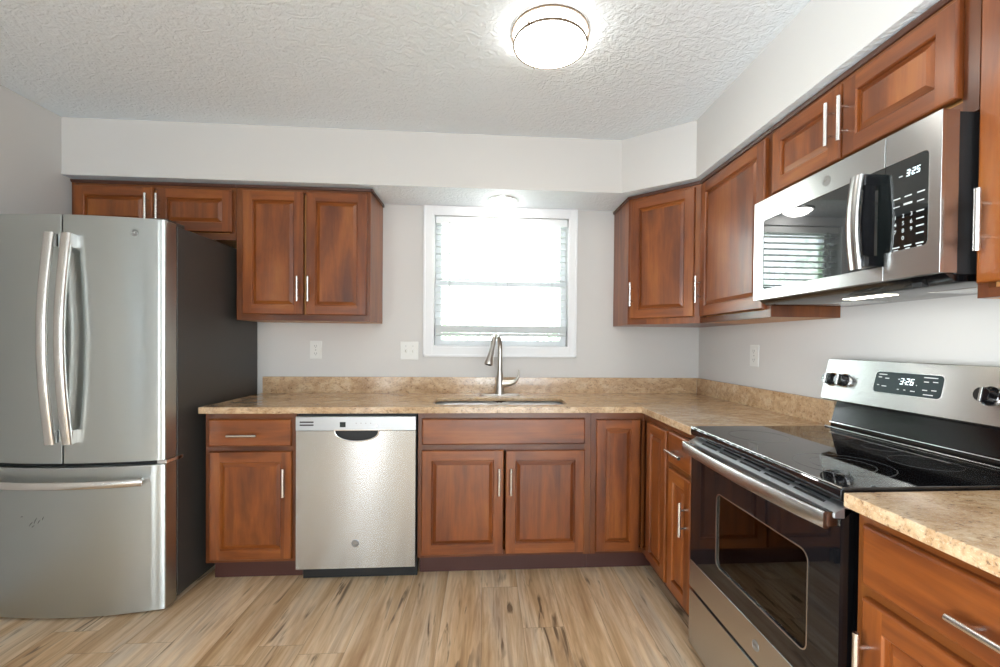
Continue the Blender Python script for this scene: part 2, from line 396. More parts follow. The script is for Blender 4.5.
# ------------------------------------------------------------------ outdoors behind the window
struct(B(-500, 500, D+5, D+900, -12, -10).build('ground', M['grass']))
def tree(x, y, rad, h, label):
    t = thing('garden_tree', label, 'tree', (x, y, -10), 0, 'trees outside the window')
    MB().tube([(0, 0, 0), (rad*.05, 0, h*.4), (0, rad*.05, h*.75)], [rad*.10, rad*.07, rad*.03], 8).build('trunk', M['bark'], t)
    mb = MB()
    for k in range(2600):
        a, b = random.uniform(0, 2*PI), math.acos(random.uniform(-1, 1)); q = rad*random.uniform(.55, 1)*(1+.18*math.sin(5*a)*math.sin(4*b))
        p = Vector((q*math.sin(b)*math.cos(a), q*math.sin(b)*math.sin(a), h*.58+q*1.15*math.cos(b)))
        u = Vector((random.gauss(0, 1), random.gauss(0, 1), random.gauss(0, 1))).normalized(); v = u.orthogonal().normalized(); L = rad*.06
        i = [mb.vert(p+u*L), mb.vert(p+v*L*.5), mb.vert(p-u*L), mb.vert(p-v*L*.5)]; mb.face(i)
    mb.build('foliage', M['leaf'], t)
tree(-200, D+200, 60, 150, 'leafy green tree outside the sink window, leftmost of the row of three')
tree(-58, D+205, 60, 150, 'leafy green tree outside the sink window, in the middle of the row of three')
tree(90, D+205, 60, 150, 'leafy green tree outside the sink window, rightmost of the row of three')

# ------------------------------------------------------------------ cabinetry parts
def ring_faces(mb, loops, mats_tb=1, mats_lr=0):
    for a, b in zip(loops, loops[1:]):
        for k in range(4): mb.face((a[k], a[(k+1) % 4], b[(k+1) % 4], b[k]), mats_tb if k in (0, 2) else mats_lr)
def door_mesh(w, h, F=2.05):
    mb = MB()
    def loop(i, y): return [mb.vert(p) for p in ((i, y, i), (w-i, y, i), (w-i, y, h-i), (i, y, h-i))]
    back = loop(0, 0); mb.face(back[::-1], 0)
    L = [back, loop(0, -.50), loop(.07, -.66), loop(.20, -.75)]
    ring_faces(mb, L)
    o, i = L[-1], loop(F, -.75)
    # stiles run full height, rails sit between them
    a = mb.vert((F, -.75, .20)); b = mb.vert((w-F, -.75, .20)); c = mb.vert((w-F, -.75, h-.20)); d = mb.vert((F, -.75, h-.20))
    mb.face((o[0], a, i[0], i[3], d, o[3]), 0); mb.face((b, o[1], o[2], c, i[2], i[1]), 0)
    mb.face((a, b, i[1], i[0]), 1); mb.face((i[3], i[2], c, d), 1)
    L2 = [i, loop(F+.05, -.69), loop(F+.15, -.60), loop(F+.22, -.30), loop(F+.34, -.30), loop(F+.95, -.62), loop(F+1.0, -.67)]
    ring_faces(mb, L2)
    mb.face(L2[-1], 0)
    return mb
def slab_mesh(w, h):
    mb = MB()
    def loop(i, y): return [mb.vert(p) for p in ((i, y, i), (w-i, y, i), (w-i, y, h-i), (i, y, h-i))]
    L = [loop(0, 0), loop(0, -.45), loop(.10, -.64), loop(.28, -.75)]; mb.face(L[0][::-1], 1); ring_faces(mb, L, 1, 1); mb.face(L[-1], 1)
    return mb
def pull(parent, x, z, vert=True, L=5.6, label=None):
    mb = MB(); h = L/2; s = 1.5
    y = -.75-1.2
    if vert:
        mb.tube([(x, y, z-h), (x, y, z+h)], .27, 12)
        for q in (-s, s): mb.tube([(x, -.74, z+q), (x, y, z+q)], .19, 8)
    else:
        mb.tube([(x-h, y, z), (x+h, y, z)], .27, 12)
        for q in (-s, s): mb.tube([(x+q, -.74, z), (x+q, y, z)], .19, 8)
    o = mb.build('handle', M['nickel'], parent); o['label'] = 'brushed nickel bar pull'; return o
def door(parent, x0, x1, z0, z1, handle=None, loc=None, rz=0, F=2.05, name='door'):
    w, h = x1-x0, z1-z0
    o = door_mesh(w, h, F).build(name, [M['wv'], M['wh']], parent, loc if loc else (x0, 0, z0), (0, 0, rz), smooth=20)
    if handle: pull(o, handle[0]-x0, handle[1]-z0)
    return o
def drawer(parent, x0, x1, z0, z1, handle=True, hx=None, name='drawer'):
    o = slab_mesh(x1-x0, z1-z0).build(name, [M['wv'], M['wh']], parent, (x0, 0, z0), smooth=20)
    if handle: pull(o, (hx if hx is not None else (x0+x1)/2)-x0, (z1-z0)*.43, False)
    return o
def face_frame(parent, x0, x1, z0, z1, rails=(), stiles=(), s=1.4, t=.75):
    mb = MB()
    mb.box(x0, x0+s, 0, t, z0, z1, 0).box(x1-s, x1, 0, t, z0, z1, 0)
    for a, b in stiles: mb.box(a, b, 0, t, z0+s, z1-s, 0)
    for a, b in [(z0, z0+s), (z1-s, z1)]+list(rails): mb.box(x0+s, x1-s, 0.0, t, a, b, 1)
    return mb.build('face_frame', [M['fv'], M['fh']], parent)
def base_cab(label, loc, rz, w, depth=23.6):
    t = thing('base_cabinet', label, 'cabinet', loc, rz)
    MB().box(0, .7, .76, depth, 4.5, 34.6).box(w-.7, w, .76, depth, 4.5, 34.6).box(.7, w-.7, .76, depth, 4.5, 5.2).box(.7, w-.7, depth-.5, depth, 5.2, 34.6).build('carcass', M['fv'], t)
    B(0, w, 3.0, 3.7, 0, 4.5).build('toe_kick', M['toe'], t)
    return t
RZ = -PI/2
# left base cabinet
X0 = -55.6
t = base_cab('narrow wooden base cabinet between the refrigerator and the dishwasher', (X0, YF, 0), 0, 17.6)
face_frame(t, 0, 17.6, 4.5, 34.6, rails=[(26.6, 28.4)])
drawer(t, .85, 16.7, 28.05, 33.45, hx=7.8)
door(t, .95, 16.85, 5.2, 27.0, handle=(15.7, 21.0))
# sink base
t = base_cab('wide wooden sink base cabinet with two doors and a false drawer front', (-13.75, YF, 0), 0, 36.1)
face_frame(t, 0, 36.1, 4.5, 34.6, rails=[(26.6, 28.4)])
drawer(t, .85, 34.75, 28.05, 33.45, handle=False, name='false_drawer_front')
door(t, .8, 17.7, 5.2, 26.9, handle=(16.75, 20.6)); door(t, 18.1, 34.8, 5.15, 26.8, handle=(19.2, 20.6))
# corner base (L-shaped), two doors meeting at the inner corner
t = thing('corner_base_cabinet', 'L-shaped wooden corner base cabinet with two narrow doors meeting at the inner corner', 'cabinet', (22.4, YF, 0))
w_ = XF-22.4       # local x of the right run's face
MB().prism([(0, .76), (w_+.76, .76), (w_+.76, -13.4), (w_+23.9, -13.4), (w_+23.9, 23.6), (0, 23.6)], 4.5, 34.6).build('carcass', M['fv'], t)
mb = MB().box(0, 1.2, 0, .75, 4.5, 34.6).box(1.2, w_-.0, 0, .75, 4.5, 5.6, 1).box(1.2, w_, 0, .75, 33.0, 34.6, 1)
mb.box(w_, w_+.75, -13.4, -12.8, 4.5, 34.6).box(w_, w_+.75, -12.8, .75, 4.5, 5.6).box(w_, w_+.75, -12.8, .75, 33.0, 34.6)
mb.box(w_-.55, w_, -.4, 0, 5.6, 33.0)
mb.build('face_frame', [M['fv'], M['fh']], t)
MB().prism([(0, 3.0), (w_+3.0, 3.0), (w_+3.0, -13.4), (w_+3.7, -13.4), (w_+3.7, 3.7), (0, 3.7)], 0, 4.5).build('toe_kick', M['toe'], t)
door(t, 1.1, w_-1.0, 5.1, 33.2, F=1.9)
door(t, 0, 9.3, 5.1, 33.2, loc=(w_, -3.5, 5.1), rz=RZ, F=1.9)
# narrow base on the right run
t = base_cab('narrow wooden base cabinet on the right, between the corner cabinet and the stove', (XF, YF-13.4, 0), RZ, YF-13.4-67.7)
wN = YF-13.4-67.7
face_frame(t, 0, wN, 4.5, 34.6, rails=[(26.6, 28.4)], s=1.0)
drawer(t, .55, wN-.35, 27.9, 33.5); door(t, .55, wN-.35, 5.2, 26.9, handle=(wN-1.55+.1, 20.4))
# near right base
t = base_cab('wooden base cabinet with a wide drawer, nearest the camera on the right of the stove', (XF, 37.0, 0), RZ, 24)
face_frame(t, 0, 24, 4.5, 34.6, rails=[(26.7, 28.6)])
drawer(t, 1.0, 23.2, 28.25, 33.6, hx=12.0); door(t, 1.1, 23.1, 5.2, 27.2, handle=(2.0, 21.8))

# ------------------------------------------------------------------ upper cabinets
ZB, ZT = 53.8, 84.1
def upper_cab(label, loc, rz, w, z0=ZB, crown=True, name='wall_cabinet', cl=0, cr=0, back_gap=.1):
    t = thing(name, label, 'cabinet', (loc[0], loc[1], z0), rz)
    h = ZT-z0
    o = B(0, w, .76, 12-back_gap, 0, h).build('carcass', M['inside'], t)
    if crown:
        MB().prism([(-.0, h-.5), (-.2, h-.42), (-.4, h-.1), (-.4, h+.15), (.74, h+.15), (.74, h-.5)], -cl, w+cr, 'x').build('crown_moulding', M['crown'], t)
    return t
# above the refrigerator
t = upper_cab('short wooden wall cabinet with two doors above the refrigerator', (-91.2, YU, 0), 0, 34.8, 71.8)
face_frame(t, 0, 34.8, 0, 12.3)
door(t, .9, 17.3, 1.6, 11.2, handle=(16.6, 6.6)); door(t, 18.1, 34.3-.1, 1.6, 11.1, handle=(18.9, 6.6))
# left upper
t = upper_cab('tall wooden two-door wall cabinet left of the window', (-56.3, YU, 0), 0, 29.5, cr=.6)
face_frame(t, 0, 29.5, 0, 30.3)
door(t, 1.5, 14.85, 1.35, 29.2, handle=(13.95, 7.1)); door(t, 15.4, 28.9, 1.35, 29.2, handle=(16.3, 7.1))
B(29.5, 29.62, 0, 11.9, 0, 30.3).build('side_panel', M['wv'], t)
MB().prism([(-.4, 29.9), (-.4, 30.45), (11.9, 30.45), (11.9, 29.9)], 29.62, 30.0, 'x').build('side_moulding', M['crown'], t)
# diagonal corner cabinet
XC, YC = R-23.9, D-24.1
t = thing('corner_wall_cabinet', 'wooden corner wall cabinet with a slanted door, right of the window', 'cabinet', (XC, D, ZB))
ww = R-XC-.05; dd = YC-D
q = [(0, -.1), (0, -12.0), (12.0, dd), (ww, dd), (ww, -.1)]
MB().prism(q, 0, ZT-ZB).build('carcass', M['wv'], t)
MB().prism([(-.35, -.1), (-.35, -12.2), (11.75, dd-.3), (12.0, dd), (0, -12.0), (0, -.1)], 29.85, 30.45).build('crown_moulding', M['crown'], t)
dl = 12*math.sqrt(2)
fr = MB()
fr.box(0, 1.2, -.02, .3, 0, ZT-ZB).box(dl-1.2, dl, -.02, .3, 0, ZT-ZB).box(1.2, dl-1.2, -.02, .3, 0, 1.5, 1).box(1.2, dl-1.2, -.02, .3, 29.0, 29.4, 1)
fr.build('face_frame', [M['wv'], M['wh']], t, (0, -12.0, 0), (0, 0, -PI/4), smooth=20)
k_ = .8/math.sqrt(2)
door(t, .8, dl-1.3, 1.35, 29.25, handle=(1.5, 7.0), loc=(k_, -12.0-k_, 1.35), rz=-PI/4)
# right-run uppers
YM = 67.5
wA = YC-YM
t = upper_cab('wooden single-door wall cabinet between the corner cabinet and the microwave', (XU, YC, 0), RZ, wA)
face_frame(t, 0, wA, 0, 30.3, s=1.2)
door(t, .85, wA-1.0, 1.35, 29.2, handle=(1.6, 7.0))
B(wA-.02, wA+.1, .0, 11.9, 0, 30.3).build('side_panel', M['fv'], t)
wM = YM-37.95
t = upper_cab('short wide wooden two-door wall cabinet above the microwave', (XU, YM-.12, 0), RZ, wM-.12, 71.5)
face_frame(t, 0, wM-.12, 0, 12.4)
door(t, .7, 14.15, 1.8, 11.4, handle=(13.2, 6.5), F=2.0); door(t, 14.4, 28.0, 1.8, 11.4, handle=(15.3, 6.3), F=2.0)
t = upper_cab('wooden wall cabinet at the right edge of the picture, this side of the microwave', (XU, 37.75, 0), RZ, 18, z0=53.8)
face_frame(t, 0, 18, 0, 30.3, s=.9)
door(t, .35, 17.4, 1.35, 29.2, handle=(1.45, 6.9))

# ------------------------------------------------------------------ countertops
SX0, SX1, SY0, SY1 = -11.2, 17.9, 92.6, 103.6
ct = thing('countertop', 'L-shaped beige granite countertop with backsplash around the sink', 'countertop', (0, 0, 34.7))
mb = MB()
N = 6
inner = rrect(SX0, SX1, SY0, SY1, 2.6, N)
# slab with a sink cut-out
ex0, ex1, ey0, ey1 = -20, 30, 89.2, D
outer = []
pts_o = [(ex1, ey1), (ex0, ey1), (ex0, ey0), (ex1, ey0)]
for c_ in range(4):
    for k in range(N+1): outer.append(pts_o[c_])
def dedupe_ring(mb, outer, inner, z0, z1):
    n = len(inner); iT = [mb.vert((x, y, z1)) for x, y in inner]; iB = [mb.vert((x, y, z0+.55)) for x, y in inner]
    cT = [mb.vert((x, y, z1)) for x, y in pts_o]; cB = [mb.vert((x, y, z0)) for x, y in pts_o]
    for k in range(n):
        j = (k+1) % n; ck, cj = (k//(N+1)), (j//(N+1))
        if ck == cj: mb.face((cT[ck], iT[k], iT[j])); mb.face((cB[ck], iB[j], iB[k]))
        else: mb.face((cT[ck], iT[k], iT[j], cT[cj])); mb.face((cB[ck], cB[cj], iB[j], iB[k]))
        mb.face((iT[k], iB[k], iB[j], iT[j]))
    return cT, cB
cT, cB = dedupe_ring(mb, outer, inner, 0, 1.3)
def V(x, y, z): return mb.vert((x, y, z))
XL, XR_, YE = -56.15, R-.05, 67.45
FX = R-25.1
D_ = D-.02
# left block
l = [(XL, ey0), (ex0, ey0), (ex0, D), (XL, D)]
LT = [V(XL, ey0, 1.3), cT[2], cT[1], V(XL, D, 1.3)]; LB = [V(XL, ey0, 0), cB[2], cB[1], V(XL, D, 0)]
mb.face(LT); mb.face(LB[::-1]); mb.face((LT[0], LB[0], LB[1], LT[1])); mb.face((LT[3], LB[3], LB[0], LT[0]))
# right block + leg
ip = [(ex1, ey0), (FX-.0, ey0), (FX, YE), (XR_, YE), (XR_, D), (ex1, D)]
T_ = [cT[3]]+[V(x, y, 1.3) for x, y in ip[1:5]]+[cT[0]]; Bo = [cB[3]]+[V(x, y, 0) for x, y in ip[1:5]]+[cB[0]]
mb.face(T_); mb.face(Bo[::-1])
for k in range(5): mb.face((T_[k], Bo[k], Bo[k+1], T_[k+1]))
mb.face((cT[2], cB[2], cB[3], cT[3])); mb.face((cT[1], cT[0], cB[0], cB[1])); mb.face((LT[2], LB[2], LB[3], LT[3]))
mb.build('slab', M['granite'], ct, bevel=.1)
B(XL, R-.9, D-.85, D-.02, 1.3, 5.4).build('backsplash', M['granite'], ct, bevel=.04)
B(R-.87, R-.03, YE, D-.9, 1.3, 5.4).build('side_backsplash', M['granite'], ct, bevel=.04)
ct = thing('countertop', 'short granite countertop on the near right, this side of the stove', 'countertop', (0, 0, 34.7))
B(R-25.5, R-.05, 12.5, 37.1, 0, 1.3).build('slab', M['granite'], ct, bevel=.12)
B(R-.87, R-.03, 12.5, 37.1, 1.3, 5.4).build('side_backsplash', M['granite'], ct, bevel=.04)

# ------------------------------------------------------------------ sink and faucet
sk = thing('kitchen_sink', 'stainless double-bowl sink set under the granite countertop', 'sink', (3.3, 98, 26))
def bowl(x0, x1):
    mb = MB(); loops = []
    y0, y1 = SY0-98-.25, SY1-98+.25
    for i, z_, r in ((0, 9.19, 2.6), (.75, 8.2, 2.4), (1.0, 2, 2.3), (1.4, .9, 2.2), (2.2, .3, 1.6)):
        loops.append([mb.vert((x, y, z_)) for x, y in rrect(x0+i, x1-i, y0+i, y1-i, r, 5)])
    for a, b in zip(loops, loops[1:]):
        n = len(a)
        for k in range(n): mb.face((a[k], a[(k+1) % n], b[(k+1) % n], b[k]))
    mb.face(loops[-1])
    o = mb.build('bowl', M['sink'], sk)
    md = o.modifiers.new('s', 'SOLIDIFY'); md.thickness = .06*IN; md.offset = 1
    MB().lathe([(1.7, .33), (1.7, .42), (1.3, .42), (1.1, .34)], ((x0+x1)/2, 0, 0), n=20).build('drain', M['chrome'], o)
bowl(SX0-3.3-.25, -.45); bowl(.45, SX1-3.3+.25)
B(-.5, .5, -5.2, 5.3, 7.6, 9.05).build('divider', M['sink'], sk, bevel=.3)

fa = thing('faucet', 'satin nickel gooseneck pull-down faucet behind the sink', 'faucet', (3.6, 109.6, 36.02))
MB().prism(rrect(-5.1, 5.2, -1.1, 1.1, 1.0, 5), 0, .22).build('deck_plate', M['faucet'], fa, bevel=.06)
MB().lathe([(1.25, .2), (1.2, .7), (1.05, 2.0), (.85, 4.6), (.62, 6.2), (.56, 7.0), (.5, 7.2)], (0, 0, 0), n=24).build('body', M['faucet'], fa)
arc = [(0, 0, 6.8), (0, 0, 9.5), (0, 0, 11.6)]
for k in range(1, 13):
    a = PI*k/12*.93; arc.append((-1.0*(1-math.cos(a))*.95, -3.2*(1-math.cos(a)), 12.0+3.0*math.sin(a)))
MB().tube(arc, .60, 14).build('spout', M['faucet'], fa)
e_ = Vector(arc[-1]); d_ = (e_-Vector(arc[-2])).normalized(); d_ = (d_+Vector((-.22, -.0, -.5))).normalized()
sh = [e_-d_*.1, e_+d_*1.6, e_+d_*3.4, e_+d_*4.6, e_+d_*4.9]
MB().tube(sh, [.54, .60, .78, 1.08, .98], 16).build('spray_head', M['faucet'], fa)
MB().tube([e_+d_*4.9, e_+d_*5.0], .70, 14).build('spray_nozzle', M['matteblack'], fa)
hd = MB().tube([(.6, -.1, 2.9), (2.6, -.2, 3.0), (3.6, -.2, 3.3), (4.3, -.2, 3.9), (4.75, -.2, 5.0), (4.8, -.1, 6.4)], [.95, .80, .62, .40, .26, .18], 14)
hd.build('lever', M['faucet'], fa)

# ------------------------------------------------------------------ seven-segment digits and emblems
SEG = {'0': 'abcdef', '1': 'bc', '2': 'abged', '3': 'abgcd', '5': 'afgcd', '6': 'afgedc'}
def digits(mb, txt, x, z, h, y, w=None, th=None, slant=.12):
    w = w or h*.5; th = th or h*.10
    for ch in txt:
        if ch == ':':
            for q in (.3, .7): mb.box(x, x+th, y, y+.02, z+h*q-th/2, z+h*q+th/2)
            x += th*2.2; continue
        S = {'a': (0, w, h-th, h), 'd': (0, w, 0, th), 'g': (0, w, h/2-th/2, h/2+th/2), 'f': (0, th, h/2, h), 'b': (w-th, w, h/2, h), 'e': (0, th, 0, h/2), 'c': (w-th, w, 0, h/2)}
        for s_ in SEG[ch]:
            a, b, c, d = S[s_]
            pts = [(x+a+c*slant, z+c), (x+b+c*slant, z+c), (x+b+d*slant, z+d), (x+a+d*slant, z+d)]; mb.prism(pts, y, y+.02, 'y')
        x += w*1.45
    return mb
def emblem(parent, x, z, r, y, mat='emb'):
    mb = MB().lathe([(r, y), (r, y-.05), (r*.9, y-.08), (r*.86, y-.05), (.01, y-.05)], (x, 0, z), 'y', 28, 0)
    def curl(cx, s): return [(x+cx+s*r*.30*math.cos(a)*(1-.1*a/3), y-.07, z+r*.34*math.sin(a)) for a in [k*PI/8-.2 for k in range(0, 13)]]
    mb.tube(curl(-r*.26, 1), r*.05, 6, 1); mb.tube(curl(r*.28, 1), r*.05, 6, 1)
    mb.tube([(x-r*.62, y-.07, z-.1*r), (x-.1*r, y-.07, z+.05*r), (x+r*.6, y-.07, z-.02*r)], r*.045, 6, 1)
    return mb.build('emblem', [M[mat], M['steelv']], parent)

# ------------------------------------------------------------------ dishwasher
dw = thing('dishwasher', 'stainless steel dishwasher under the countertop, left of the sink cabinet', 'dishwasher', (-37.9, YF, 0))
W = 23.9
B(.1, W-.1, .3, 22, 3.6, 34.4).build('tub', M['matteblack'], dw)
B(.6, W-.0, 1.6, 2.2, .1, 3.6).build('kick_plate', M['matteblack'], dw)
notch = [(16.3, 31.1)]+[(12.0+4.3*math.cos(a), 31.1-2.1*math.sin(a)**.8) for a in [PI*k/16 for k in range(1, 16)]]+[(7.7, 31.1)]
MB().prism([(.05, 3.1), (W-.15, 3.1), (W-.15, 31.1)]+notch+[(.05, 31.1)], -.78, .2, 'y').build('door_panel', M['steel'], dw, bevel=.03)
lip = [(12.0+4.35*math.cos(a), -.80, 31.15-2.15*math.sin(a)**.8) for a in [PI*k/20 for k in range(0, 21)]]
MB().tube(lip, .17, 8).build('pocket_lip', M['nickel'], dw)
B(7.7, 16.3, .0, .22, 28.9, 31.3).build('pocket', M['matteblack'], dw)
cp = B(.0, W-.1, -.86, .2, 31.15, 34.0).build('control_panel', M['panel'], dw, bevel=.08)
mb = MB()
for z_ in (32.15, 32.75): mb.box(.8, 3.5, -.875, -.85, z_, z_+.28)
mb.build('vent_slots', M['matteblack'], cp)
B(8.65, 9.8, -.88, -.85, 31.85, 32.9).build('display_window', M['dispglass'], cp)
mb = MB()
for k in range(4): mb.lathe([(.11, -.86), (.11, -.885), (.02, -.885)], (11.9+k*.95, 0, 32.65), 'y', 10)
mb.build('buttons', M['emb'], cp)
MB().lathe([(.16, -.86), (.16, -.89), (.02, -.89)], (15.9, 0, 32.1), 'y', 12).build('indicator_lamp', M['led'], cp)
B(7.5, 19.0, -.885, -.85, 31.2, 31.32).build('panel_edge', M['chrome'], cp)
emblem(dw, 11.8, 8.2, .75, -.78)

# ------------------------------------------------------------------ refrigerator
FXO, FYO = -88.7, 85.5
fr_ = thing('refrigerator', 'large stainless french-door refrigerator with bottom freezer at the left', 'refrigerator', (FXO, FYO, 0))
FW = 31.2
B(0, FW, 0, 28.6, 1.0, 70.3).build('case', M['case'], fr_, bevel=.12)
B(.4, FW-.4, -1.5, 0, .35, 1.1).build('base_grille', M['matteblack'], fr_)
for x in (2, FW-2): MB().lathe([(.7, 0), (.7, 1.0)], (x, 1.5, 0), n=12).build('foot', M['matteblack'], fr_)
def bow(x): return -3.1-1.9*(1-((x-FW/2)/(FW/2))**2)
def slabdoor(x0, x1, z0, z1, name, rr=.45):
    pts = [(x1, -.25), (x0, -.25)]; n = 14
    for k in range(n+1):
        x = x0+(x1-x0)*k/n; y = bow(x)
        if k == 0 and x0 == 0: pts += [(x0, y+.25), (x0+.05, y+.07), (x0+.2, bow(x0+.2))]
        elif k == n and x1 == FW: pts += [(x1-.2, bow(x1-.2)), (x1-.05, y+.07), (x1, y+.25)]
        else: pts.append((x, y))
    return MB().prism(pts[::-1], z0, z1).build(name, M['fridge'], fr_, bevel=.08, smooth=40)
dL = slabdoor(0, FW/2-.12, 27.5, 70.7, 'door'); dR = slabdoor(FW/2+.12, FW, 27.5, 70.7, 'door'); fz = slabdoor(0, FW, .45, 26.75, 'freezer_drawer')
MB().prism([(.2, 0), (.2, -2.6), (FW/2, -3.9), (FW-.2, -2.6), (FW-.2, 0)], 26.6, 27.6).build('gasket', M['rubber'], fr_)
B(FW/2-.2, FW/2+.2, -3.8, -.2, 27.6, 70.5).build('gasket', M['rubber'], fr_)
B(FW-1.6, FW+.03, -2.9, 1.6, 26.75, 27.45).build('hinge', M['chrome'], fr_, bevel=.1)
B(FW-3.2, FW-.1, -2.8, 2.2, 70.3, 71.05).build('hinge_cover', M['case'], fr_, bevel=.2)
def fhandle(x, d):
    y0 = bow(x); pth = []; hs = []
    for k in range(17):
        u = k/16; pth.append((x, y0-.95-1.4*math.sin(PI*u), 31.1+36.2*u)); hs.append(.75)
    o = MB().rectbar(pth, 1.55, .75, (1, 0, 0), hs=hs).build('handle', M['nickel'], d, smooth=50)
    for z_ in (32.3, 66.1): B(x-.2, x+.75, y0-.95, y0+.25, z_-1.2, z_+1.2).build('handle_mount', M['chrome'], o, bevel=.2)
fhandle(FW/2-1.15, dL); fhandle(FW/2+1.6, dR)
pth = []
for k in range(25):
    u = k/24; x = 2.2+26.6*u; pth.append((x, bow(x)-1.9+0.35*abs(2*u-1)**3, 24.2))
o = MB().rectbar(pth, 1.3, .75, (0, 0, 1)).build('handle', M['nickel'], fz, smooth=50)
for x in (2.7, 28.3): B(x-.7, x+.7, bow(x)-1.8, bow(x)+.3, 23.75, 24.65).build('handle_mount', M['chrome'], o, bevel=.2)
emblem(dR, 26.7, 68.0, .62, bow(26.7)-.0)
# scuff marks on the freezer drawer front
mb = MB()
for k, (x, z_, L, a) in enumerate([(10.2, 17.0, 1.0, .9), (11.0, 17.6, 1.2, 1.1), (11.6, 17.4, .8, 1.0), (8.6, 18.2, .45, .2), (12.3, 18.0, .7, 1.2), (10.6, 16.6, .6, .7)]):
    c, s = math.cos(a)*L/2, math.sin(a)*L/2
    mb = MB().tube([(x-c, bow(x-c)-.004, z_-s), (x, bow(x)-.004, z_+.05), (x+c, bow(x+c)-.004, z_+s)], [.04, .08, .03], 5)
    mb.build('scuff_mark', M['smudge'], fz)

# ------------------------------------------------------------------ stove
st = thing('electric_range', 'stainless and black glass-top electric range against the right wall', 'stove', (32.6, 66.5, 0), RZ)
W = 29.0
B(.05, W-.05, 1.4, 25.3, .6, 34.9).build('body', M['black'], st)
for x in (1.5, W-1.5):
    for y in (3, 23): MB().lathe([(.8, 0), (.8, .7)], (x, y, 0), n=10).build('foot', M['matteblack'], st)
ck = MB().prism([(.0, 35.0), (-.15, 35.3), (-.15, 36.0), (.1, 36.3), (22.6, 36.3), (22.6, 34.9), (.3, 34.9)], -.1, W+.1, 'x').build('cooktop', M['gloss'], st, bevel=.06)
MB().tube([(-.05, -.08, 36.27), (W+.05, -.08, 36.27)], .07, 6).build('front_trim', M['steelv'], ck)
def burner(x, y, r, r2=None):
    mb = MB()
    for q in ([r] if not r2 else [r, r2]):
        mb.lathe([(q-.045, 36.302), (q-.045, 36.312), (q+.045, 36.312), (q+.045, 36.302), (q-.045, 36.302)], (x, y, 0), n=56)
    o = mb.build('burner_mark', M['ring'], ck)
burner(7.3, 6.2, 3.8); burner(7.6, 16.4, 3.0); burner(21.6, 6.4, 4.6, 3.0); burner(21.4, 16.3, 3.2); burner(14.4, 18.2, 2.2)
# door: black glass frame with a window into the cavity
dr = bpy.data.objects.new('oven_door', None); C.objects.link(dr); dr.parent = st
x0, x1, z0, z1 = 7.6, 25.0, 18.1, 28.4
MB().ringprism(rect_like(.05, W-.05, 15.4, 33.4), rrect(x0, x1, z0, z1, 1.0), -.02, .35).build('glass_frame', M['gloss'], dr)
MB().ringprism(rrect(x0-.1, x1+.1, z0-.1, z1+.1, 1.1), rrect(x0+.05, x1-.05, z0+.05, z1-.05, .95), -.06, .1).build('window_edge', M['steelv'], dr)
MB().prism(rrect(x0, x1, z0, z1, 1.0), .18, .26, 'y').build('oven_window', M['ovenglass'], dr)
MB().ringprism(rect_like(.05, W-.05, 11.3, 34.3), rrect(x0-.6, x1+.6, z0-.6, z1+.6, 1.2), .36, 1.35).build('door_core', M['black'], dr)
B(.05, W-.05, -.12, .36, 11.2, 15.4).build('lower_band', M['steel'], dr, bevel=.06)
emblem(dr, 17.0, 13.3, .62, -.12)
MB().prism([(.9, 34.75), (-.55, 33.95), (-.55, 33.45), (.4, 33.4), (1.3, 34.2)], .05, W-.05, 'x').build('vent_trim', M['panel'], dr)
mb = MB()
def vent(xa, xb, f):
    # slot lying on the sloping trim, f = 0..1 across the slope
    y = -.55+1.45*f; z_ = 33.95+.8*f; t_ = .16
    i = [mb.vert(p) for p in ((xa, y-t_*.87-.006, z_-t_*.48+.011), (xb, y-t_*.87-.006, z_-t_*.48+.011), (xb, y+t_*.87-.006, z_+t_*.48+.011), (xa, y+t_*.87-.006, z_+t_*.48+.011))]; mb.face(i)
for k in range(5):
    xa = 3.2+k*4.9
    for f in (.42, .82): vent(xa, xa+4.2, f)
mb.build('vent_slots', M['matteblack'], dr)
hp = []
for k in range(21):
    u = k/20; hp.append((.2+(W-.4)*u, -1.25-.75*math.sin(PI*u)**.8, 33.25))
o = MB().rectbar(hp, 1.6, .75, (0, 0, 1)).build('handle', M['steel'], dr, smooth=50)
for x in (.75, W-.75): B(x-.55, x+.55, -1.6, .1, 32.6, 33.95).build('handle_mount', M['steelv'], o, bevel=.1)
cv = MB()
B_ = (x0-.5, x1+.5)
cv.box(x0-1.2, x1+1.2, 14.0, 14.3, z0-1, z1+1).box(x0-1.3, x0-.9, 1.35, 14, z0-1, z1+1).box(x1+.9, x1+1.3, 1.35, 14, z0-1, z1+1).box(x0-1.2, x1+1.2, 1.35, 14, z0-1.2, z0-.9)
cv.build('oven_lining', M['cavity'], dr)
for z_ in (20.8, 24.6):
    mb = MB()
    for k in range(22):
        x = x0+.2+k*(x1-x0-.4)/21; mb.tube([(x, 1.8, z_), (x, 13.5, z_)], .06, 4)
    for y in (1.8, 7.5, 13.5): mb.tube([(x0-.7, y, z_-.1), (x1+.7, y, z_-.1)], .1, 5)
    mb.build('oven_rack', M['rack'], dr)
B(.05, W-.05, -.12, 1.3, 2.2, 10.7).build('storage_drawer', M['steel'], st, bevel=.08)
B(.3, W-.3, .6, 1.3, 10.7, 11.3).build('drawer_gap', M['matteblack'], st)
